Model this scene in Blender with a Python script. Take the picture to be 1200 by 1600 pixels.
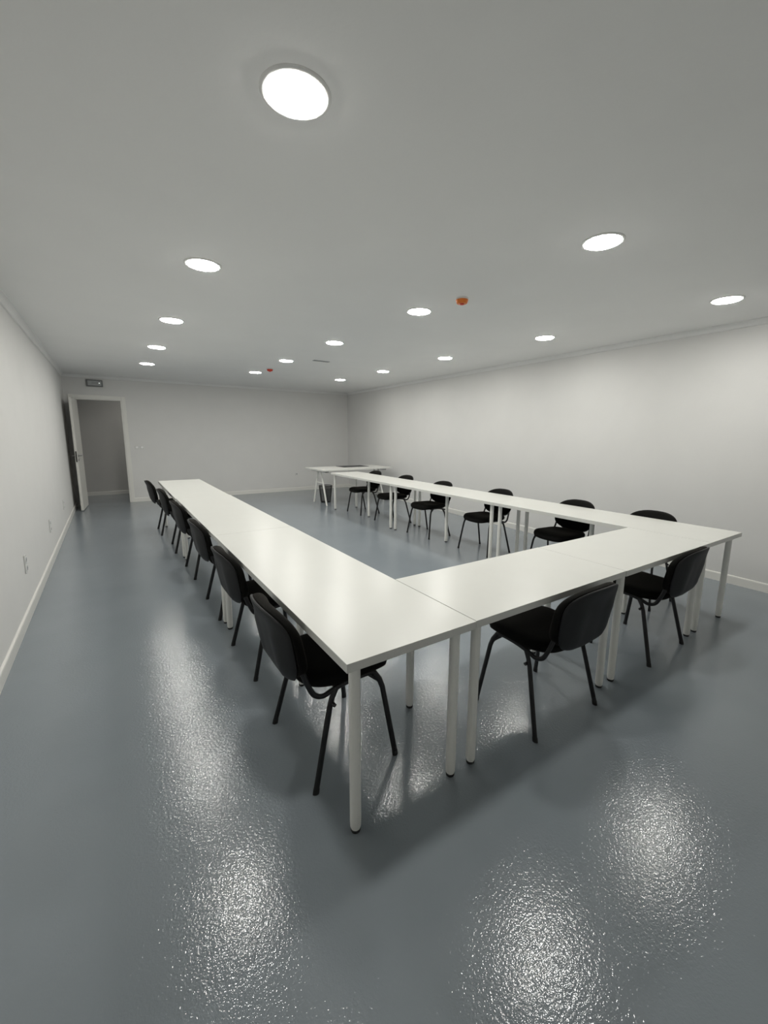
import bpy, bmesh, math, random
from mathutils import Vector, Matrix
random.seed(4)
for o in list(bpy.data.objects): bpy.data.objects.remove(o)
S = bpy.context.scene
C = S.collection

# ------------------------------------------------------------------ camera, world, exposure
F_PX, PU, PV = 652.68, 17.73, -10.64
RX, RY, RZ = -0.16787, 0.008928, 0.597307
def cam_matrix():
    c, s = math.cos(RZ), math.sin(RZ); Z = Matrix(((c, -s, 0), (s, c, 0), (0, 0, 1)))
    c, s = math.cos(RX), math.sin(RX); X = Matrix(((1, 0, 0), (0, c, s), (0, -s, c)))
    c, s = math.cos(RY), math.sin(RY); Y = Matrix(((c, 0, s), (0, 1, 0), (-s, 0, c)))
    M = Y @ X @ Z
    r, f, u = M[0], M[1], M[2]
    return Matrix(((r[0], u[0], -f[0]), (r[1], u[1], -f[1]), (r[2], u[2], -f[2]))).to_4x4()
cd = bpy.data.cameras.new('camera'); cam = bpy.data.objects.new('camera', cd); C.objects.link(cam)
cam.matrix_world = Matrix.Translation((-0.59144, -1.14817, 1.49141)) @ cam_matrix()
cd.sensor_fit = 'VERTICAL'; cd.sensor_height = 36; cd.sensor_width = 27
cd.lens = F_PX / 1600 * 36; cd.shift_x = -PU / 1600; cd.shift_y = PV / 1600
cd.clip_start = 0.02; cd.clip_end = 60
S.camera = cam
w = bpy.data.worlds.new('world'); S.world = w; w.use_nodes = True
w.node_tree.nodes['Background'].inputs[0].default_value = (0.6, 0.65, 0.7, 1)
w.node_tree.nodes['Background'].inputs[1].default_value = 0.0
LAMP = 119.0
LAMP_COL = (1.0, 0.985, 0.93)
HALL_FILL = 66.0  # strength of the fill lamp added in the hall
S.view_settings.view_transform = 'Standard'; S.view_settings.look = 'None'
S.view_settings.exposure = 0.0; S.view_settings.gamma = 1.0; S.view_settings.use_curve_mapping = False

# ------------------------------------------------------------------ materials
def mat(name, col, rough=0.5, metal=0.0, spec=0.5, noise=None, bump=None, emit=None, estr=0, sheen=0):
    m = bpy.data.materials.new(name); m.use_nodes = True
    nt = m.node_tree; b = nt.nodes['Principled BSDF']
    b.inputs['Base Color'].default_value = (*col, 1); b.inputs['Roughness'].default_value = rough
    b.inputs['Metallic'].default_value = metal; b.inputs['Specular IOR Level'].default_value = spec
    if sheen: b.inputs['Sheen Weight'].default_value = sheen; b.inputs['Sheen Roughness'].default_value = 0.4; b.inputs['Sheen Tint'].default_value = (.9, .8, .65, 1)
    if emit: b.inputs['Emission Color'].default_value = (*emit, 1); b.inputs['Emission Strength'].default_value = estr
    tc = nt.nodes.new('ShaderNodeTexCoord')
    if noise:                       # (scale, amount)
        n = nt.nodes.new('ShaderNodeTexNoise'); n.inputs['Scale'].default_value = noise[0]; n.inputs['Detail'].default_value = 4
        nt.links.new(tc.outputs['Object'], n.inputs['Vector'])
        r = nt.nodes.new('ShaderNodeValToRGB'); a = noise[1]
        r.color_ramp.elements[0].position = .3; r.color_ramp.elements[1].position = .7
        r.color_ramp.elements[0].color = (*[c * (1 - a) for c in col], 1)
        r.color_ramp.elements[1].color = (*[min(1, c * (1 + a)) for c in col], 1)
        nt.links.new(n.outputs['Fac'], r.inputs[0]); nt.links.new(r.outputs[0], b.inputs['Base Color'])
    if bump:                        # list of (scale, distance, detail)
        prev = None
        for sc, d, det in bump:
            n = nt.nodes.new('ShaderNodeTexNoise'); n.inputs['Scale'].default_value = sc; n.inputs['Detail'].default_value = det
            nt.links.new(tc.outputs['Object'], n.inputs['Vector'])
            bp = nt.nodes.new('ShaderNodeBump'); bp.inputs['Strength'].default_value = 1; bp.inputs['Distance'].default_value = d
            nt.links.new(n.outputs['Fac'], bp.inputs['Height'])
            if prev: nt.links.new(prev.outputs[0], bp.inputs['Normal'])
            prev = bp
        nt.links.new(prev.outputs[0], b.inputs['Normal'])
    return m
M = {}
M['wall'] = mat('painted_wall', (.73, .725, .71), .75, spec=.25, noise=(3, .012), bump=[(90, .0004, 3)])
M['hall'] = mat('hall_wall_paint', (.62, .61, .59), .8, spec=.2, noise=(3, .012))
M['ceil'] = mat('painted_ceiling', (.88, .88, .87), .85, spec=.2, noise=(2, .01), bump=[(60, .0003, 3)])
M['skirt'] = mat('white_skirting_lacquer', (.80, .79, .75), .35, noise=(5, .01))
M['cove'] = mat('white_cornice', (.82, .82, .81), .6, noise=(5, .01))
M['top'] = mat('white_laminate', (.72, .72, .68), .30, spec=.45, noise=(6, .008), bump=[(300, .00004, 2)])
M['leg'] = mat('white_powder_coat', (.86, .855, .81), .42, noise=(20, .01), bump=[(400, .00004, 2)])
M['foot'] = mat('black_rubber', (.012, .012, .012), .6, noise=(30, .1))
M['fabric'] = mat('black_woven_fabric', (.0055, .0055, .005), .95, spec=.12, sheen=.05, noise=(300, .35), bump=[(900, .0006, 2)])
M['shell'] = mat('black_shell_plastic', (.011, .0115, .0125), .55, spec=.4, noise=(60, .08), bump=[(500, .00015, 2)])
M['tube'] = mat('black_painted_steel', (.008, .008, .009), .38, spec=.5, noise=(40, .08))
M['door'] = mat('white_door_lacquer', (.70, .69, .65), .4, noise=(4, .012))
M['steel'] = mat('brushed_steel', (.35, .35, .35), .32, metal=1, noise=(80, .05))
M['plate'] = mat('white_switch_plastic', (.92, .92, .91), .3, noise=(30, .01))
M['housing'] = mat('dark_grey_plastic', (.16, .165, .165), .45, noise=(30, .03))
M['wallplate'] = mat('pale_grey_switch_plate', (.70, .70, .68), .3, noise=(30, .01))
M['grey'] = mat('grey_plastic', (.33, .34, .34), .45, noise=(30, .03))
M['dark'] = mat('dark_recess', (.03, .03, .03), .7, noise=(30, .05))
M['cap'] = mat('orange_plastic', (.80, .20, .02), .4, noise=(60, .05))
M['cap_red'] = mat('orange_red_plastic', (.60, .04, .012), .35, noise=(60, .05))
M['pad'] = mat('dark_grey_mat', (.05, .05, .052), .55, noise=(80, .08), bump=[(500, .0002, 2)])
M['trim'] = mat('white_lamp_trim', (.78, .78, .76), .4, noise=(30, .01))
M['lamp'] = mat('lit_opal_diffuser', (.9, .9, .9), .5, emit=LAMP_COL, estr=LAMP)
M['hall_fill'] = mat('hall_fill_diffuser', (.9, .9, .9), .5, emit=LAMP_COL, estr=HALL_FILL)  # glow of the added, unseen hall fill lamp
M['led'] = mat('small_led', (.9, .9, .9), .5, emit=(1, 1, .95), estr=1.2)
M['lens'] = mat('frosted_grey_lens', (.42, .43, .43), .25, noise=(25, .03))

def floor_mat():
    m = bpy.data.materials.new('blue_grey_epoxy'); m.use_nodes = True
    nt = m.node_tree; b = nt.nodes['Principled BSDF']; L = nt.links.new
    tc = nt.nodes.new('ShaderNodeTexCoord')
    def noise(sc, det=3, rough=.5):
        n = nt.nodes.new('ShaderNodeTexNoise'); n.inputs['Scale'].default_value = sc; n.inputs['Detail'].default_value = det
        n.inputs['Roughness'].default_value = rough; L(tc.outputs['Object'], n.inputs['Vector']); return n
    n1 = noise(1.3, 5)
    r = nt.nodes.new('ShaderNodeValToRGB'); r.color_ramp.elements[0].position = .3; r.color_ramp.elements[1].position = .72
    r.color_ramp.elements[0].color = (.226, .256, .282, 1); r.color_ramp.elements[1].color = (.255, .286, .311, 1)
    L(n1.outputs['Fac'], r.inputs[0])
    # tiny pale specks
    v = nt.nodes.new('ShaderNodeTexVoronoi'); v.inputs['Scale'].default_value = 9; L(tc.outputs['Object'], v.inputs['Vector'])
    lt = nt.nodes.new('ShaderNodeMath'); lt.operation = 'LESS_THAN'; lt.inputs[1].default_value = .018; L(v.outputs['Distance'], lt.inputs[0])
    mu = nt.nodes.new('ShaderNodeMath'); mu.operation = 'MULTIPLY'; mu.inputs[1].default_value = .35; L(lt.outputs[0], mu.inputs[0])
    mx = nt.nodes.new('ShaderNodeMix'); mx.data_type = 'RGBA'; L(mu.outputs[0], mx.inputs['Factor']); L(r.outputs[0], mx.inputs['A']); mx.inputs['B'].default_value = (.4, .42, .43, 1)
    L(mx.outputs['Result'], b.inputs['Base Color'])
    b.inputs['Roughness'].default_value = .095; b.inputs['Specular IOR Level'].default_value = .5
    prev = None
    for sc, d, det in ((3.0, .0012, 2), (84, .00098, 2), (190, .00046, 1)):
        n = noise(sc, det); bp = nt.nodes.new('ShaderNodeBump'); bp.inputs['Strength'].default_value = 1; bp.inputs['Distance'].default_value = d
        L(n.outputs['Fac'], bp.inputs['Height'])
        if prev: L(prev.outputs[0], bp.inputs['Normal'])
        prev = bp
    L(prev.outputs[0], b.inputs['Normal'])
    return m
M['floor'] = floor_mat()

# ------------------------------------------------------------------ helpers
def link(name, bm, m, parent=None, smooth=False, bevel=0, seg=2):
    bmesh.ops.recalc_face_normals(bm, faces=bm.faces)
    me = bpy.data.meshes.new(name); bm.to_mesh(me); bm.free()
    me.materials.append(m)
    if smooth:
        me.polygons.foreach_set('use_smooth', [True] * len(me.polygons)); me.set_sharp_from_angle(angle=math.radians(40))
    o = bpy.data.objects.new(name, me); C.objects.link(o)
    if parent: o.parent = parent
    if bevel:
        bv = o.modifiers.new('edge', 'BEVEL'); bv.width = bevel; bv.segments = seg; bv.limit_method = 'ANGLE'
    return o
def thing(name, label, cat, loc=(0, 0, 0), rz=0, group=None):
    o = bpy.data.objects.new(name, None); o.empty_display_size = .1; C.objects.link(o)
    o.location = loc; o.rotation_euler = (0, 0, rz); o['label'] = label; o['category'] = cat
    if group: o['group'] = group
    return o
def struct(name, bm, m, label=None, **k):
    o = link(name, bm, m, **k); o['kind'] = 'structure'
    if label: o['label'] = label
    return o
def box(bm, a, b):
    vs = [bm.verts.new((x, y, z)) for z in (a[2], b[2]) for x, y in ((a[0], a[1]), (b[0], a[1]), (b[0], b[1]), (a[0], b[1]))]
    for f in ((0, 1, 2, 3), (4, 5, 6, 7), (0, 1, 5, 4), (1, 2, 6, 5), (2, 3, 7, 6), (3, 0, 4, 7)): bm.faces.new([vs[i] for i in f])
    return bm
def B(a, b): return box(bmesh.new(), a, b)
def prism(bm, poly, z0, z1):
    lo = [bm.verts.new((x, y, z0)) for x, y in poly]; hi = [bm.verts.new((x, y, z1)) for x, y in poly]
    bm.faces.new(lo); bm.faces.new(hi)
    for i in range(len(poly)): j = (i + 1) % len(poly); bm.faces.new((lo[i], lo[j], hi[j], hi[i]))
    return bm
def loft(bm, rings, cap=True):
    R = [[bm.verts.new(p) for p in r] for r in rings]; n = len(R[0])
    for a, b in zip(R, R[1:]):
        for i in range(n): j = (i + 1) % n; bm.faces.new((a[i], a[j], b[j], b[i]))
    if cap:
        bm.faces.new(R[0]); bm.faces.new(R[-1])
    return bm
def lathe(bm, prof, c=(0, 0), n=32, cap=True):
    return loft(bm, [[(c[0] + r * math.cos(2 * math.pi * k / n), c[1] + r * math.sin(2 * math.pi * k / n), z) for k in range(n)] for r, z in prof], cap)
def smooth_path(pts, sub=5):
    P = [Vector(p) for p in pts]; P = [2 * P[0] - P[1]] + P + [2 * P[-1] - P[-2]]; out = []
    for i in range(1, len(P) - 2):
        p0, p1, p2, p3 = P[i - 1:i + 3]
        for k in range(sub):
            t = k / sub
            out.append(.5 * ((2 * p1) + (p2 - p0) * t + (2 * p0 - 5 * p1 + 4 * p2 - p3) * t * t + (3 * p1 - p0 - 3 * p2 + p3) * t ** 3))
    out.append(P[-2]); return out
def tube(bm, pts, ra, rb=None, side=None, n=12):
    """round or oval tube; `side` is the axis the rb radius lies along"""
    rb = rb or ra; rings = []; P = [Vector(p) for p in pts]; up = None
    for i, p in enumerate(P):
        t = (P[min(i + 1, len(P) - 1)] - P[max(i - 1, 0)]).normalized()
        s = Vector(side) if side else (up or (Vector((0, 0, 1)) if abs(t.z) < .9 else Vector((1, 0, 0))))
        s = (s - t * s.dot(t)).normalized(); up = s; q = t.cross(s)
        rings.append([p + s * rb * math.cos(2 * math.pi * k / n) + q * ra * math.sin(2 * math.pi * k / n) for k in range(n)])
    return loft(bm, rings)
def sup(t, n):
    c, s = math.cos(t), math.sin(t)
    return math.copysign(abs(c) ** (2 / n), c), math.copysign(abs(s) ** (2 / n), s)
def tree_copy(root, loc, rz, label, group=None):
    r = root.copy(); C.objects.link(r); r.location = loc; r.rotation_euler = (0, 0, rz); r['label'] = label
    if group: r['group'] = group
    for ch in list(root.children):
        c = ch.copy(); C.objects.link(c); c.parent = r
        for g in list(ch.children):
            d = g.copy(); C.objects.link(d); d.parent = c
    return r

# ------------------------------------------------------------------ room shell
H = 2.60; XL = -1.248; YB = 9.412; YF = -2.35
def xr(y): return 4.600 + .0385 * y            # the right wall runs very slightly off square
YH = 10.95                                       # far wall of the hall behind the door
DX0, DX1, DZ = -1.115, -0.300, 2.145             # doorway
struct('floor', prism(bmesh.new(), [(XL - .15, YF - .15), (xr(YF) + .15, YF - .15), (xr(YB) + .15, YH + .1), (-2.6, YH + .1), (-2.6, YB + .12), (XL - .15, YB + .12)], -.1, 0), M['floor'])
struct('ceiling', prism(bmesh.new(), [(XL - .15, YF - .15), (xr(YF) + .15, YF - .15), (xr(YB) + .15, YB + .12), (XL - .15, YB + .12)], H, H + .12), M['ceil'])
struct('wall_left', B((XL - .12, YF, 0), (XL, YB, H)), M['wall'])
struct('wall_right', prism(bmesh.new(), [(xr(YF), YF), (xr(YF) + .12, YF), (xr(YB) + .12, YB), (xr(YB), YB)], 0, H), M['wall'])
struct('wall_front', B((XL - .12, YF - .12, 0), (xr(YF) + .12, YF, H)), M['wall'])
bm = bmesh.new()
box(bm, (XL - .12, YB, 0), (DX0, YB + .12, H)); box(bm, (DX1, YB, 0), (xr(YB) + .12, YB + .12, H)); box(bm, (DX0, YB, DZ), (DX1, YB + .12, H))
struct('wall_back', bm, M['wall'])
struct('wall_hall_back', B((-2.6, YH, 0), (1.6, YH + .1, H)), M['hall'])
struct('wall_hall_left', B((-2.7, YB + .12, 0), (-2.6, YH + .1, H)), M['hall'])
struct('wall_hall_right', B((1.5, YB + .12, 0), (1.6, YH, H)), M['hall'])
struct('wall_hall_front', B((-2.6, YB + .10, 0), (XL - .12, YB + .12, H)), M['hall'])
struct('ceiling_hall', B((-2.7, YB + .12, H), (1.6, YH + .1, H + .1)), M['ceil'])

BH, BT = .088, .016
def skirt(poly_fn, name):
    bm = bmesh.new(); loft(bm, poly_fn); return struct(name, bm, M['skirt'])
def profile_run(p0, p1, inward, prof):
    """sweep a wall profile (distance into the room, z) from p0 to p1"""
    n = Vector(inward)
    return [[(p[0] + n.x * d, p[1] + n.y * d, z) for d, z in prof] for p in (p0, p1)]
bprof = [(0, 0), (BT, 0), (BT, BH - .012), (BT - .003, BH - .003), (BT - .009, BH), (0, BH)]
skirt(profile_run((XL, YF), (XL, YB), (1, 0), bprof), 'baseboard_left')
skirt(profile_run((xr(YF), YF), (xr(YB), YB), (-1, 0), bprof), 'baseboard_right')
skirt(profile_run((DX1 + .065, YB), (xr(YB), YB), (0, -1), bprof), 'baseboard_back')
skirt(profile_run((XL, YF), (xr(YF), YF), (0, 1), bprof), 'baseboard_front')
skirt(profile_run((-2.6, YH), (1.5, YH), (0, -1), bprof), 'baseboard_hall')
cp = [(0, H), (.055, H), (.055, H - .008), (.046, H - .010), (.034, H - .016), (.024, H - .026), (.017, H - .038), (.014, H - .050), (.008, H - .054), (0, H - .055)]
def cove(a, b, n, name):
    bm = bmesh.new(); loft(bm, profile_run(a, b, n, cp)); struct(name, bm, M['cove'])
cove((XL, YF), (XL, YB), (1, 0), 'trim_1'); cove((xr(YF), YF), (xr(YB), YB), (-1, 0), 'trim_2')
cove((XL, YB), (xr(YB), YB), (0, -1), 'trim_3'); cove((XL, YF), (xr(YF), YF), (0, 1), 'trim_4')

# door casing and lining
bm = bmesh.new(); cw = .068
box(bm, (DX0 - cw, YB - .014, 0), (DX0, YB, DZ + cw)); box(bm, (DX1, YB - .014, 0), (DX1 + cw, YB, DZ + cw)); box(bm, (DX0, YB - .014, DZ), (DX1, YB, DZ + cw))
struct('trim_5', bm, M['skirt'], 'white casing around the open doorway', bevel=.003)
bm = bmesh.new(); box(bm, (DX0, YB - .002, 0), (DX0 + .022, YB + .125, DZ)); box(bm, (DX1 - .022, YB - .002, 0), (DX1, YB + .125, DZ)); box(bm, (DX0 + .022, YB - .002, DZ - .022), (DX1 - .022, YB + .125, DZ))
struct('trim_6', bm, M['skirt'], 'white lining inside the doorway', bevel=.002)
# door leaf, hinged on the left jamb and swung into the room
DL = .74
leaf = link('door_1', B((0, -.02, .012), (DL, .02, 2.105)), M['door'], bevel=.002); leaf['kind'] = 'structure'
leaf['label'] = 'white flush door standing open against the left wall'
leaf.location = (DX0 + .050, YB - .022, 0); leaf.rotation_euler = (0, 0, math.radians(-94.0))
for sgn in (-1, 1):
    bm = bmesh.new(); hx, hz = DL - .065, 1.045
    tube(bm, [(hx, sgn * .0205, hz), (hx, sgn * .0275, hz)], .026, n=24)
    pts = smooth_path([(hx, sgn * .026, hz), (hx, sgn * .058, hz), (hx - .012, sgn * .068, hz), (hx - .06, sgn * .068, hz), (hx - .125, sgn * .066, hz)])
    tube(bm, pts, .0095)
    hd = link('door_handle', bm, M['steel'], leaf, smooth=True); hd['label'] = 'steel lever handle'
    bm = bmesh.new(); tube(bm, [(hx, sgn * .0205, hz - .08), (hx, sgn * .027, hz - .08)], .024, n=24)
    tube(bm, [(hx, sgn * .026, hz - .08), (hx, sgn * .036, hz - .08)], .008, n=12)
    link('lock_rosette', bm, M['steel'], leaf, smooth=True)
lp = link('lock_plate', B((DL - .001, -.011, .93), (DL + .0025, .011, 1.13)), M['dark'], leaf); lp['label'] = 'dark metal lock plate on the door edge'
for z in (.25, 1.05, 1.85):
    bm = bmesh.new(); tube(bm, [(-.006, -.022, z), (-.006, -.022, z + .09)], .007); link('hinge', bm, M['steel'], leaf, smooth=True)

# ------------------------------------------------------------------ ceiling lamps
def make_lamp():
    t = thing('ceiling_downlight', '', 'ceiling light')
    bm = bmesh.new()
    lathe(bm, [(.099, -.001), (.117, -.001), (.117, -.0045), (.113, -.0075), (.104, -.0085), (.099, -.0065)], n=64, cap=False)
    # close the ring section
    bm.verts.ensure_lookup_table(); n = 64; a = bm.verts[:n]; b = bm.verts[-n:]
    for i in range(n): bm.faces.new((a[i], a[(i + 1) % n], b[(i + 1) % n], b[i]))
    link('trim_ring', bm, M['trim'], t, smooth=True)
    bm = bmesh.new(); lathe(bm, [(.0985, -.002), (.0985, -.0075), (.096, -.0105), (.085, -.0118)], n=64)
    d = link('diffuser', bm, M['lamp'], t, smooth=True); d['label'] = 'glowing opal disc'
    return t
LP = [[(.020, .358), (1.867, .362), (3.680, .350)], [(.031, 2.078), (1.849, 2.082), (3.637, 2.060)],
      [(.033, 3.780), (1.813, 3.750), (3.578, 3.725)], [(.039, 5.397), (1.781, 5.370), (3.560, 5.383)], [(.039, 7.041), (1.753, 6.920), (3.483, 6.910)]]
LL = [['largest and nearest lit round downlight, above the front left table corner', 'lit round downlight high on the right, above the middle of the front tables', 'lit round downlight nearest the right edge, above the front right corner of the tables'],
      ['second lit round downlight from the front in the line over the left tables', 'lit round downlight in the middle line, just left of the nearer orange detector', 'second lit round downlight from the front in the line along the right wall'],
      ['third lit round downlight from the front in the line over the left tables', 'third lit round downlight of the middle line, near the slim grey ceiling grille', 'third lit round downlight from the front in the line along the right wall'],
      ['fourth lit round downlight from the front in the line over the left tables', 'fourth lit round downlight of the middle line, just nearer than the far orange detector', 'fourth lit round downlight from the front in the line along the right wall'],
      ['farthest lit round downlight over the left tables, closest to the door', 'farthest lit round downlight of the middle line, just beyond the far orange detector', 'farthest lit round downlight along the right wall, above the trestle desk']]
lamp0 = None
for j in range(5):
    for i in range(3):
        x, y = LP[j][i]
        if lamp0 is None:
            lamp0 = make_lamp(); lamp0.location = (x, y, H); lamp0['label'] = LL[j][i]; lamp0['group'] = 'round ceiling downlights'
        else: tree_copy(lamp0, (x, y, H), 0, LL[j][i], 'round ceiling downlights')
# fill lamp added in the hall, out of sight, to brighten the doorway
t = thing('hall_fill_lamp', 'added round fill lamp, out of view in the hall behind the door', 'ceiling light', (.6, 10.2, H))
bm = bmesh.new(); lathe(bm, [(.117, -.001), (.117, -.006), (.1, -.008)], n=48); link('trim_ring', bm, M['trim'], t, smooth=True)
bm = bmesh.new(); lathe(bm, [(.0985, -.0085), (.096, -.012)], n=48); link('diffuser', bm, M['hall_fill'], t)

# ------------------------------------------------------------------ tables
TH = .734
def make_table(W, L, mid, side):
    """top from (0,0) to (W,L); five legs when mid is set (the extra one sits off centre towards `side`)"""
    t = thing('meeting_table', '', 'table')
    link('tabletop', B((0, 0, TH - .034), (W, L, TH)), M['top'], t, bevel=.0015)
    d = .061
    spots = [(d, d), (W - d, d), (d, L - d), (W - d, L - d)]
    if mid: spots.append((mid, L / 2))
    for x, y in spots:
        bm = bmesh.new(); lathe(bm, [(.0215, TH - .036), (.0215, .05), (.0205, .022), (.0175, .0125)], (x, y), 32); 
        lg = link('leg', bm, M['leg'], t, smooth=True)
        bm = bmesh.new(); lathe(bm, [(.0165, .0135), (.0185, .011), (.019, .004), (.0175, 0)], (x, y), 24)
        f = link('foot_pad', bm, M['foot'], lg, smooth=True); f['label'] = 'black foot pad'
        bm = bmesh.new(); lathe(bm, [(.038, TH - .0345), (.038, TH - .0385), (.030, TH - .0405)], (x, y), 24); link('mounting_plate', bm, M['leg'], lg, smooth=True)
    return t
TW, TL, CL, G = .600, 2.126, 1.189, .0025
X2 = TW + .004 + 2 * CL
long0 = make_table(TW, TL, .245, 1)
gl = 'white tables of the U-shaped setup'
long0.location = (0, 0, 0); long0['group'] = gl
long0['label'] = 'long white table at the near end of the left row'
tree_copy(long0, (-.002, TL + G, 0), 0, 'long white table in the middle of the left row', gl)
tree_copy(long0, (-.010, 2 * (TL + G), 0), math.radians(-.15), 'long white table at the far end of the left row, nearest the door', gl)
def rt(y): return (X2 + G, y, 0)
tree_copy(long0, (X2 + .004, 0, 0), 0, 'long white table at the near end of the right row', gl)
tree_copy(long0, (X2 + .002, TL + G, 0), 0, 'long white table in the middle of the right row', gl)
tree_copy(long0, (X2 - .002, 2 * (TL + G), 0), 0, 'long white table at the far end of the right row, before the trestle desk', gl)
short0 = make_table(CL - .003, TW, None, 0); short0['group'] = gl
short0.location = (TW + .004, .003, 0); short0['label'] = 'shorter white table across the front, joined to the left row'
tree_copy(short0, (TW + .004 + CL, 0, 0), 0, 'shorter white table across the front, joined to the right row', gl)

# ------------------------------------------------------------------ chairs
def make_chair():
    """origin: floor point midway between the rear feet; +x is forward"""
    t = thing('conference_chair', '', 'chair')
    N = 56
    def seat_pt(a, sc, z, n=3.6):
        c, s = sup(a, n); f = .214 + .222 * c * sc; l = .232 * s * sc * (1 - .05 * (1 - c) * .5)
        dz = -.018 * max(0, (f - .30) / .12) ** 2 + .010 * (l / .23) ** 2 - .006 * math.exp(-((f - .16) / .12) ** 2)
        return (f, l, z + dz)
    rings = [[seat_pt(2 * math.pi * k / N, sc, z) for k in range(N)] for sc, z in
             ((.25, .420), (.80, .420), (.93, .423), (.985, .433), (1.0, .448), (.99, .462), (.955, .472), (.88, .4785), (.70, .482), (.45, .4825), (.18, .4825))]
    bm = bmesh.new(); loft(bm, rings); link('seat', bm, M['fabric'], t, smooth=True)
    # backrest outline in (lateral, height)
    def outl(a, sc):
        c, s = sup(a, 3.1 if math.sin(a) > 0 else 4.6)
        l, v = .230 * c, (.138 if s > 0 else .142) * s
        l *= 1 - .055 * ((s - .2) ** 2 if s > 0 else 0) 
        l *= 1 + .0 * s
        k = 1 - (l / .226) ** 2
        v += (.012 if s > 0 else -.034) * k * abs(s)
        return l * sc, .642 + v * sc
    def bend(l, z, off):
        f = -.056 - (z - .50) * .185 + .60 * l * l + off
        f -= .030 * max(0, (z - .69) / .11) ** 2           # top rolls back a little
        f += 3.2 * max(0, .52 - z) ** 2                    # lower edge tucks in towards the seat
        return (f, l, z)
    pad = [(.30, .000), (.97, .000), (.995, .006), (1.0, .017), (.99, .028), (.955, .037), (.87, .044), (.62, .048), (.3, .049)]
    bm = bmesh.new(); loft(bm, [[bend(*outl(2 * math.pi * k / N, sc), o) for k in range(N)] for sc, o in pad])
    br = link('backrest', bm, M['fabric'], t, smooth=True)
    def shell_off(l, z, sc):
        g = math.exp(-((abs(l) - .125) / .045) ** 2) * max(0, min(1, (.76 - z) / .1))
        return -.012 * g * min(1, (1 - sc) * 5)
    shl = [(.3, -.001), (.96, -.001), (.99, -.002), (1.002, -.006), (.985, -.012), (.93, -.017), (.85, -.021), (.74, -.023), (.62, -.024), (.5, -.0245), (.38, -.025), (.26, -.025), (.14, -.025)]
    rg = []
    for i, (sc, o) in enumerate(shl):
        r = []
        for k in range(N):
            l, z = outl(2 * math.pi * k / N, sc); l *= min(.975, .885 + .36 * max(0, z - .50)); z -= .022 * max(0, min(1, (.62 - z) / .12)); r.append(bend(l, z, o + (shell_off(l, z, sc) if i > 3 else 0)))
        rg.append(r)
    bm = bmesh.new(); loft(bm, rg); sh = link('back_shell', bm, M['shell'], t, smooth=True); sh['label'] = 'smooth dark plastic shell on the back of the backrest'
    fr = bmesh.new()
    for s in (-1, 1):
        path = smooth_path([(.325, .213 * s, .418), (.29, .214 * s, .432), (.20, .214 * s, .430), (.115, .214 * s, .416), (.065, .214 * s, .402), (.026, .213 * s, .418), (.002, .209 * s, .462), (-.018, .203 * s, .52), (-.033, .194 * s, .58)], 6)
        tube(fr, path, .0115, .0085, (0, 1, 0))
        tube(fr, [(.352, .223 * s, .352), (.33, .216 * s, .385), (.285, .213 * s, .424)], .006, .005, (0, 1, 0), 8)      # gusset at the knee
        tube(fr, [(.097, .224 * s, .366), (.101, .247 * s, .361)], .0085, n=12)                                            # stacking stud
    for f in (.125, .30):
        tube(fr, [(f, -.214, .418), (f, .214, .418)], .009, n=10)
    link('frame', fr, M['tube'], t, smooth=True)
    for s in (-1, 1):
        for foot, knee, top in (((.402, .262 * s), (.348, .222 * s, .375), (.312, .214 * s, .428)), ((.0, .262 * s), (.092, .226 * s, .375), (.122, .216 * s, .416))):
            ft = Vector((foot[0], foot[1], .006)); kn = Vector(knee)
            bm = bmesh.new(); pts = [ft.lerp(kn, q) for q in (.01, .35, .7, .93)] + [kn.lerp(Vector(top), .25), kn.lerp(Vector(top), .6), Vector(top)]
            tube(bm, pts, .0135, .0085, (0, 1, 0))
            lg = link('leg', bm, M['tube'], t, smooth=True)
            d = (kn - ft).normalized(); a = ft - d * .006 * 0
            bm = bmesh.new(); tube(bm, [Vector((ft.x, ft.y, .0)), a + d * .018], .0146, .0096, (0, 1, 0)); link('foot_cap', bm, M['foot'], lg, smooth=True)
    return t
CG = 'black conference chairs'
base = 'black padded conference chair '
spots = [
 ((.000, .557), 0, base + 'nearest the camera, under the near end of the left row'),
 ((.020, 1.518), 1, base + 'second from the near end along the left row'),
 ((.026, 2.520), 0, base + 'third from the near end along the left row'),
 ((.016, 3.660), 1, base + 'fourth from the near end along the left row'),
 ((-.008, 4.820), -2, base + 'fifth from the near end along the left row'),
 ((-.067, 5.950), 0, base + 'at the far end of the left row, closest to the door'),
 ((1.285, -.020), 90, base + 'at the front table joined to the left row, seen from behind'),
 ((2.480, .012), 92, base + 'at the front table joined to the right row, seen from behind'),
 ((3.560, 5.765), 180, base + 'at the far end of the right row, beside the trestle desk'),
 ((3.565, 4.750), 180, base + 'second from the far end of the right row'),
 ((3.505, 3.690), 181, base + 'third from the far end of the right row'),
 ((3.555, 2.590), 180, base + 'fourth from the far end of the right row'),
 ((3.560, 1.490), 180, base + 'fifth from the far end of the right row'),
 ((3.560, .700), 180, base + 'at the near end of the right row, mostly hidden'),
]
c0 = make_chair()
for i, ((x, y), a, lab) in enumerate(spots):
    a = math.radians(a)
    if i == 0: c0.location = (x, y, 0); c0.rotation_euler = (0, 0, a); c0['label'] = lab; c0['group'] = CG
    else: tree_copy(c0, (x, y, 0), a, lab, CG)

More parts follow.
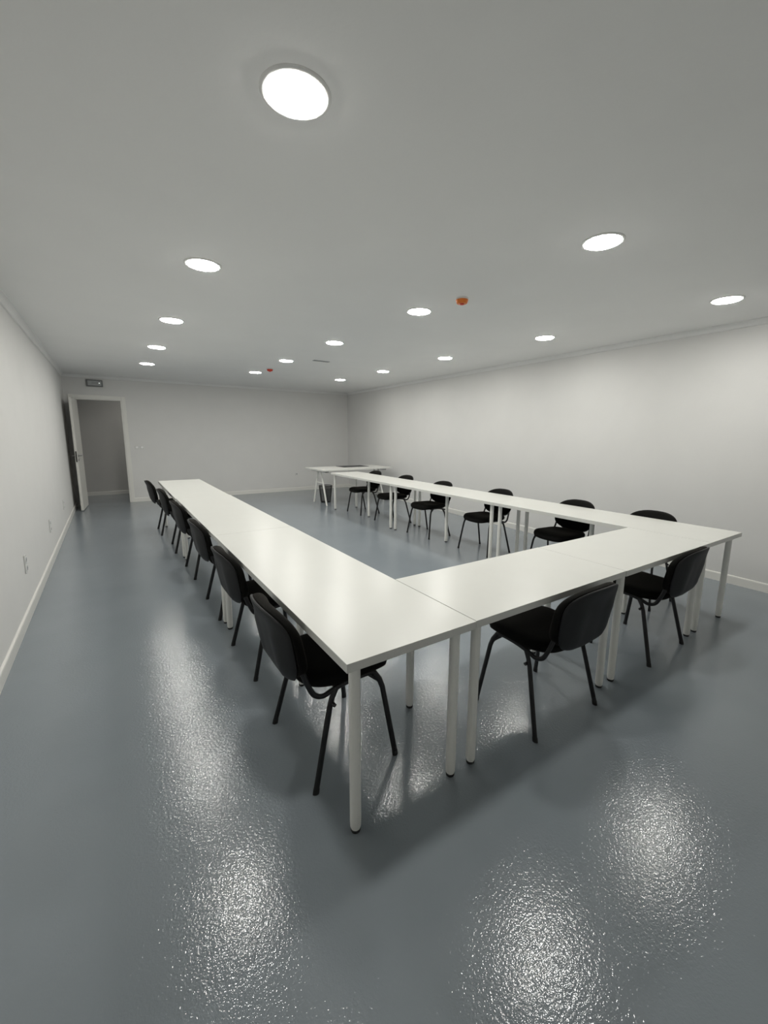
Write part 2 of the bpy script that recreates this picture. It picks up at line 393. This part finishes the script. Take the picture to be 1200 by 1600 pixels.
# ------------------------------------------------------------------ trestle desk at the back
DT = .760
desk = thing('trestle_desk', 'white desk on A-shaped trestle legs in the far right corner', 'desk', (2.95, 6.70, 0), math.radians(1.5))
link('desktop', B((0, 0, DT - .03), (1.72, .86, DT)), M['top'], desk, bevel=.0015)
for x in (.14, 1.58):
    tr = link('trestle', B((x - .035, .07, DT - .062), (x + .035, .79, DT - .032)), M['grey'], desk, bevel=.003); tr['label'] = 'grey top rail of the trestle'
    for s in (-1, 1):
        bm = bmesh.new(); tube(bm, [(x, .43 + s * .075, DT - .062), (x, .43 + s * .31, .0)], .026, .017, (1, 0, 0), 16)
        # cut square feet: flatten the ends on the floor
        for v in bm.verts:
            if v.co.z < .03: v.co.z = 0.0
        link('leg', bm, M['leg'], tr, smooth=True)
    bm = bmesh.new(); tube(bm, [(x, .43 - .19, .46), (x, .43 + .19, .46)], .010); link('crossbar', bm, M['leg'], tr, smooth=True)
dm = link('desk_mat', B((0, 0, 0), (.64, .40, .006)), M['pad'], bevel=.002); dm.location = (3.66, 7.12, DT + .0005); dm.rotation_euler = (0, 0, math.radians(1.5))
dm['label'] = 'dark grey mat lying flat on the trestle desk'; dm['category'] = 'desk mat'

# wire mesh waste basket
bk = thing('waste_basket', 'black wire mesh waste basket on the floor under the trestle desk', 'waste basket', (3.285, 7.30, 0))
n, h, r0, r1 = 60, .355, .108, .145
bm = bmesh.new(); m_ = 26
g = [[bm.verts.new(((r0 + (r1 - r0) * j / m_) * math.cos(2 * math.pi * k / n), (r0 + (r1 - r0) * j / m_) * math.sin(2 * math.pi * k / n), .008 + h * j / m_)) for k in range(n)] for j in range(m_ + 1)]
for j in range(m_):
    for k in range(n): bm.faces.new((g[j][k], g[j][(k + 1) % n], g[j + 1][(k + 1) % n], g[j + 1][k]))
o = link('mesh_wall', bm, M['tube'], bk); wf = o.modifiers.new('wires', 'WIREFRAME'); wf.thickness = .0042; wf.use_boundary = True
bm = bmesh.new(); lathe(bm, [(r0, 0), (r0 + .003, .010), (r0 - .003, .013)], n=48); link('base', bm, M['tube'], bk, smooth=True)
bm = bmesh.new(); ring = [(r1 * math.cos(a), r1 * math.sin(a), h + .008) for a in [2 * math.pi * k / 48 for k in range(49)]]; tube(bm, ring, .0065, n=8)
link('rim', bm, M['tube'], bk, smooth=True)

# ------------------------------------------------------------------ ceiling fittings
def detector(loc, m1, m2, label):
    t = thing('smoke_detector', label, 'smoke detector', loc, 0, 'ceiling smoke detectors')
    bm = bmesh.new(); lathe(bm, [(.054, -.0005), (.054, -.010), (.050, -.013)], n=40); link('base', bm, M['trim'], t, smooth=True)
    bm = bmesh.new(); lathe(bm, [(.051, -.0135), (.050, -.022), (.043, -.040), (.038, -.043), (.026, -.043)], n=40); link('dust_cap', bm, m1, t, smooth=True)
    bm = bmesh.new(); lathe(bm, [(.020, -.0435), (.019, -.048), (.014, -.052), (.005, -.053)], n=32); link('cap_button', bm, m2, t, smooth=True)
detector((1.915, 1.588, H), M['cap'], M['cap_red'], 'orange-capped round smoke detector, the nearer one, right of a lit downlight')
detector((1.835, 6.34, H), M['cap_red'], M['cap_red'], 'small red-orange smoke detector far back between two downlights')
t = thing('ceiling_grille', 'slim grey grille in the ceiling between the far downlights', 'grille', (2.235, 5.08, H), math.radians(0))
bm = bmesh.new()
box(bm, (-.130, -.036, -.005), (.130, -.030, -.0005)); box(bm, (-.130, .030, -.005), (.130, .036, -.0005)); box(bm, (-.130, -.030, -.005), (-.124, .030, -.0005)); box(bm, (.124, -.030, -.005), (.130, .030, -.0005))
link('grille_frame', bm, M['grey'], t)
bm = bmesh.new()
for k in range(4): box(bm, (-.124, -.027 + k * .015, -.004), (.124, -.018 + k * .015, -.001))
link('slats', bm, M['grey'], t)
link('backing', B((-.124, -.030, -.001), (.124, .030, -.0005)), M['dark'], t)

# ------------------------------------------------------------------ wall fittings
t = thing('emergency_light', 'grey rectangular emergency light on the wall above the open door', 'emergency light', (-.728, YB, 2.447))
link('housing', B((-.135, -.045, -.065), (.135, -.001, .065)), M['housing'], t, bevel=.006)
link('lens', B((-.112, -.052, -.045), (.112, -.0455, .045)), M['lens'], t, bevel=.004)
bm = bmesh.new(); box(bm, (-.050, -.0545, -.022), (.055, -.0525, .022)); link('tube_cover', bm, M['grey'], t)
bm = bmesh.new(); tube(bm, [(.078, -.0525, .004), (.078, -.0575, .004)], .007, n=16); q = link('indicator', bm, M['led'], t); q['label'] = 'tiny bright indicator'

def plate(name, label, cat, loc, rz, w, h, kind, group=None):
    """wall plate facing local -y"""
    t = thing(name, label, cat, loc, rz, group)
    link('cover_plate', B((-w / 2, -.009, -h / 2), (w / 2, -.0005, h / 2)), M['wallplate'], t, bevel=.003)
    return t
for k, (x, lab) in enumerate(((-.104, 'small white wall switch beside the doorway, the one next to the casing'), (-.010, 'small white wall switch beside the doorway, the one farther from the casing'))):
    t = plate('light_switch', lab, 'light switch', (x, YB, 1.171), 0, .082, .082, 's', 'switches beside the doorway')
    bm = bmesh.new(); tube(bm, [(0, -.0095, 0), (0, -.016, 0)], .021, n=24); link('push_button', bm, M['plate'], t, smooth=True)
def sockets(t, zs):
    for z in zs:
        bm = bmesh.new(); tube(bm, [(0, -.0095, z), (0, -.0125, z)], .027, n=28); r = link('socket_ring', bm, M['plate'], t, smooth=True)
        bm = bmesh.new(); tube(bm, [(0, -.0128, z), (0, -.0132, z)], .0205, n=28); r2 = link('socket_recess', bm, M['grey'], r); r2['label'] = 'grey recessed socket face'
        bm = bmesh.new()
        for s in (-1, 1): tube(bm, [(s * .0095, -.0134, z), (s * .0095, -.0138, z)], .003, n=10)
        link('pin_holes', bm, M['dark'], r)
for y, z, lab in ((3.284, .417, 'white double power socket low on the left wall, nearest the camera'), (5.047, .405, 'white double power socket low on the left wall, the middle one of three'), (6.85, .395, 'white double power socket low on the left wall, closest to the door')):
    t = plate('power_socket', lab, 'power socket', (XL, y, z), math.radians(90), .080, .150, 'p', 'power sockets on the left wall')
    sockets(t, (-.036, .036))
t = plate('power_socket', 'small white power socket low on the back wall left of the trestle desk', 'power socket', (3.434, YB, .441), 0, .08, .08, 'p')
sockets(t, (0,))
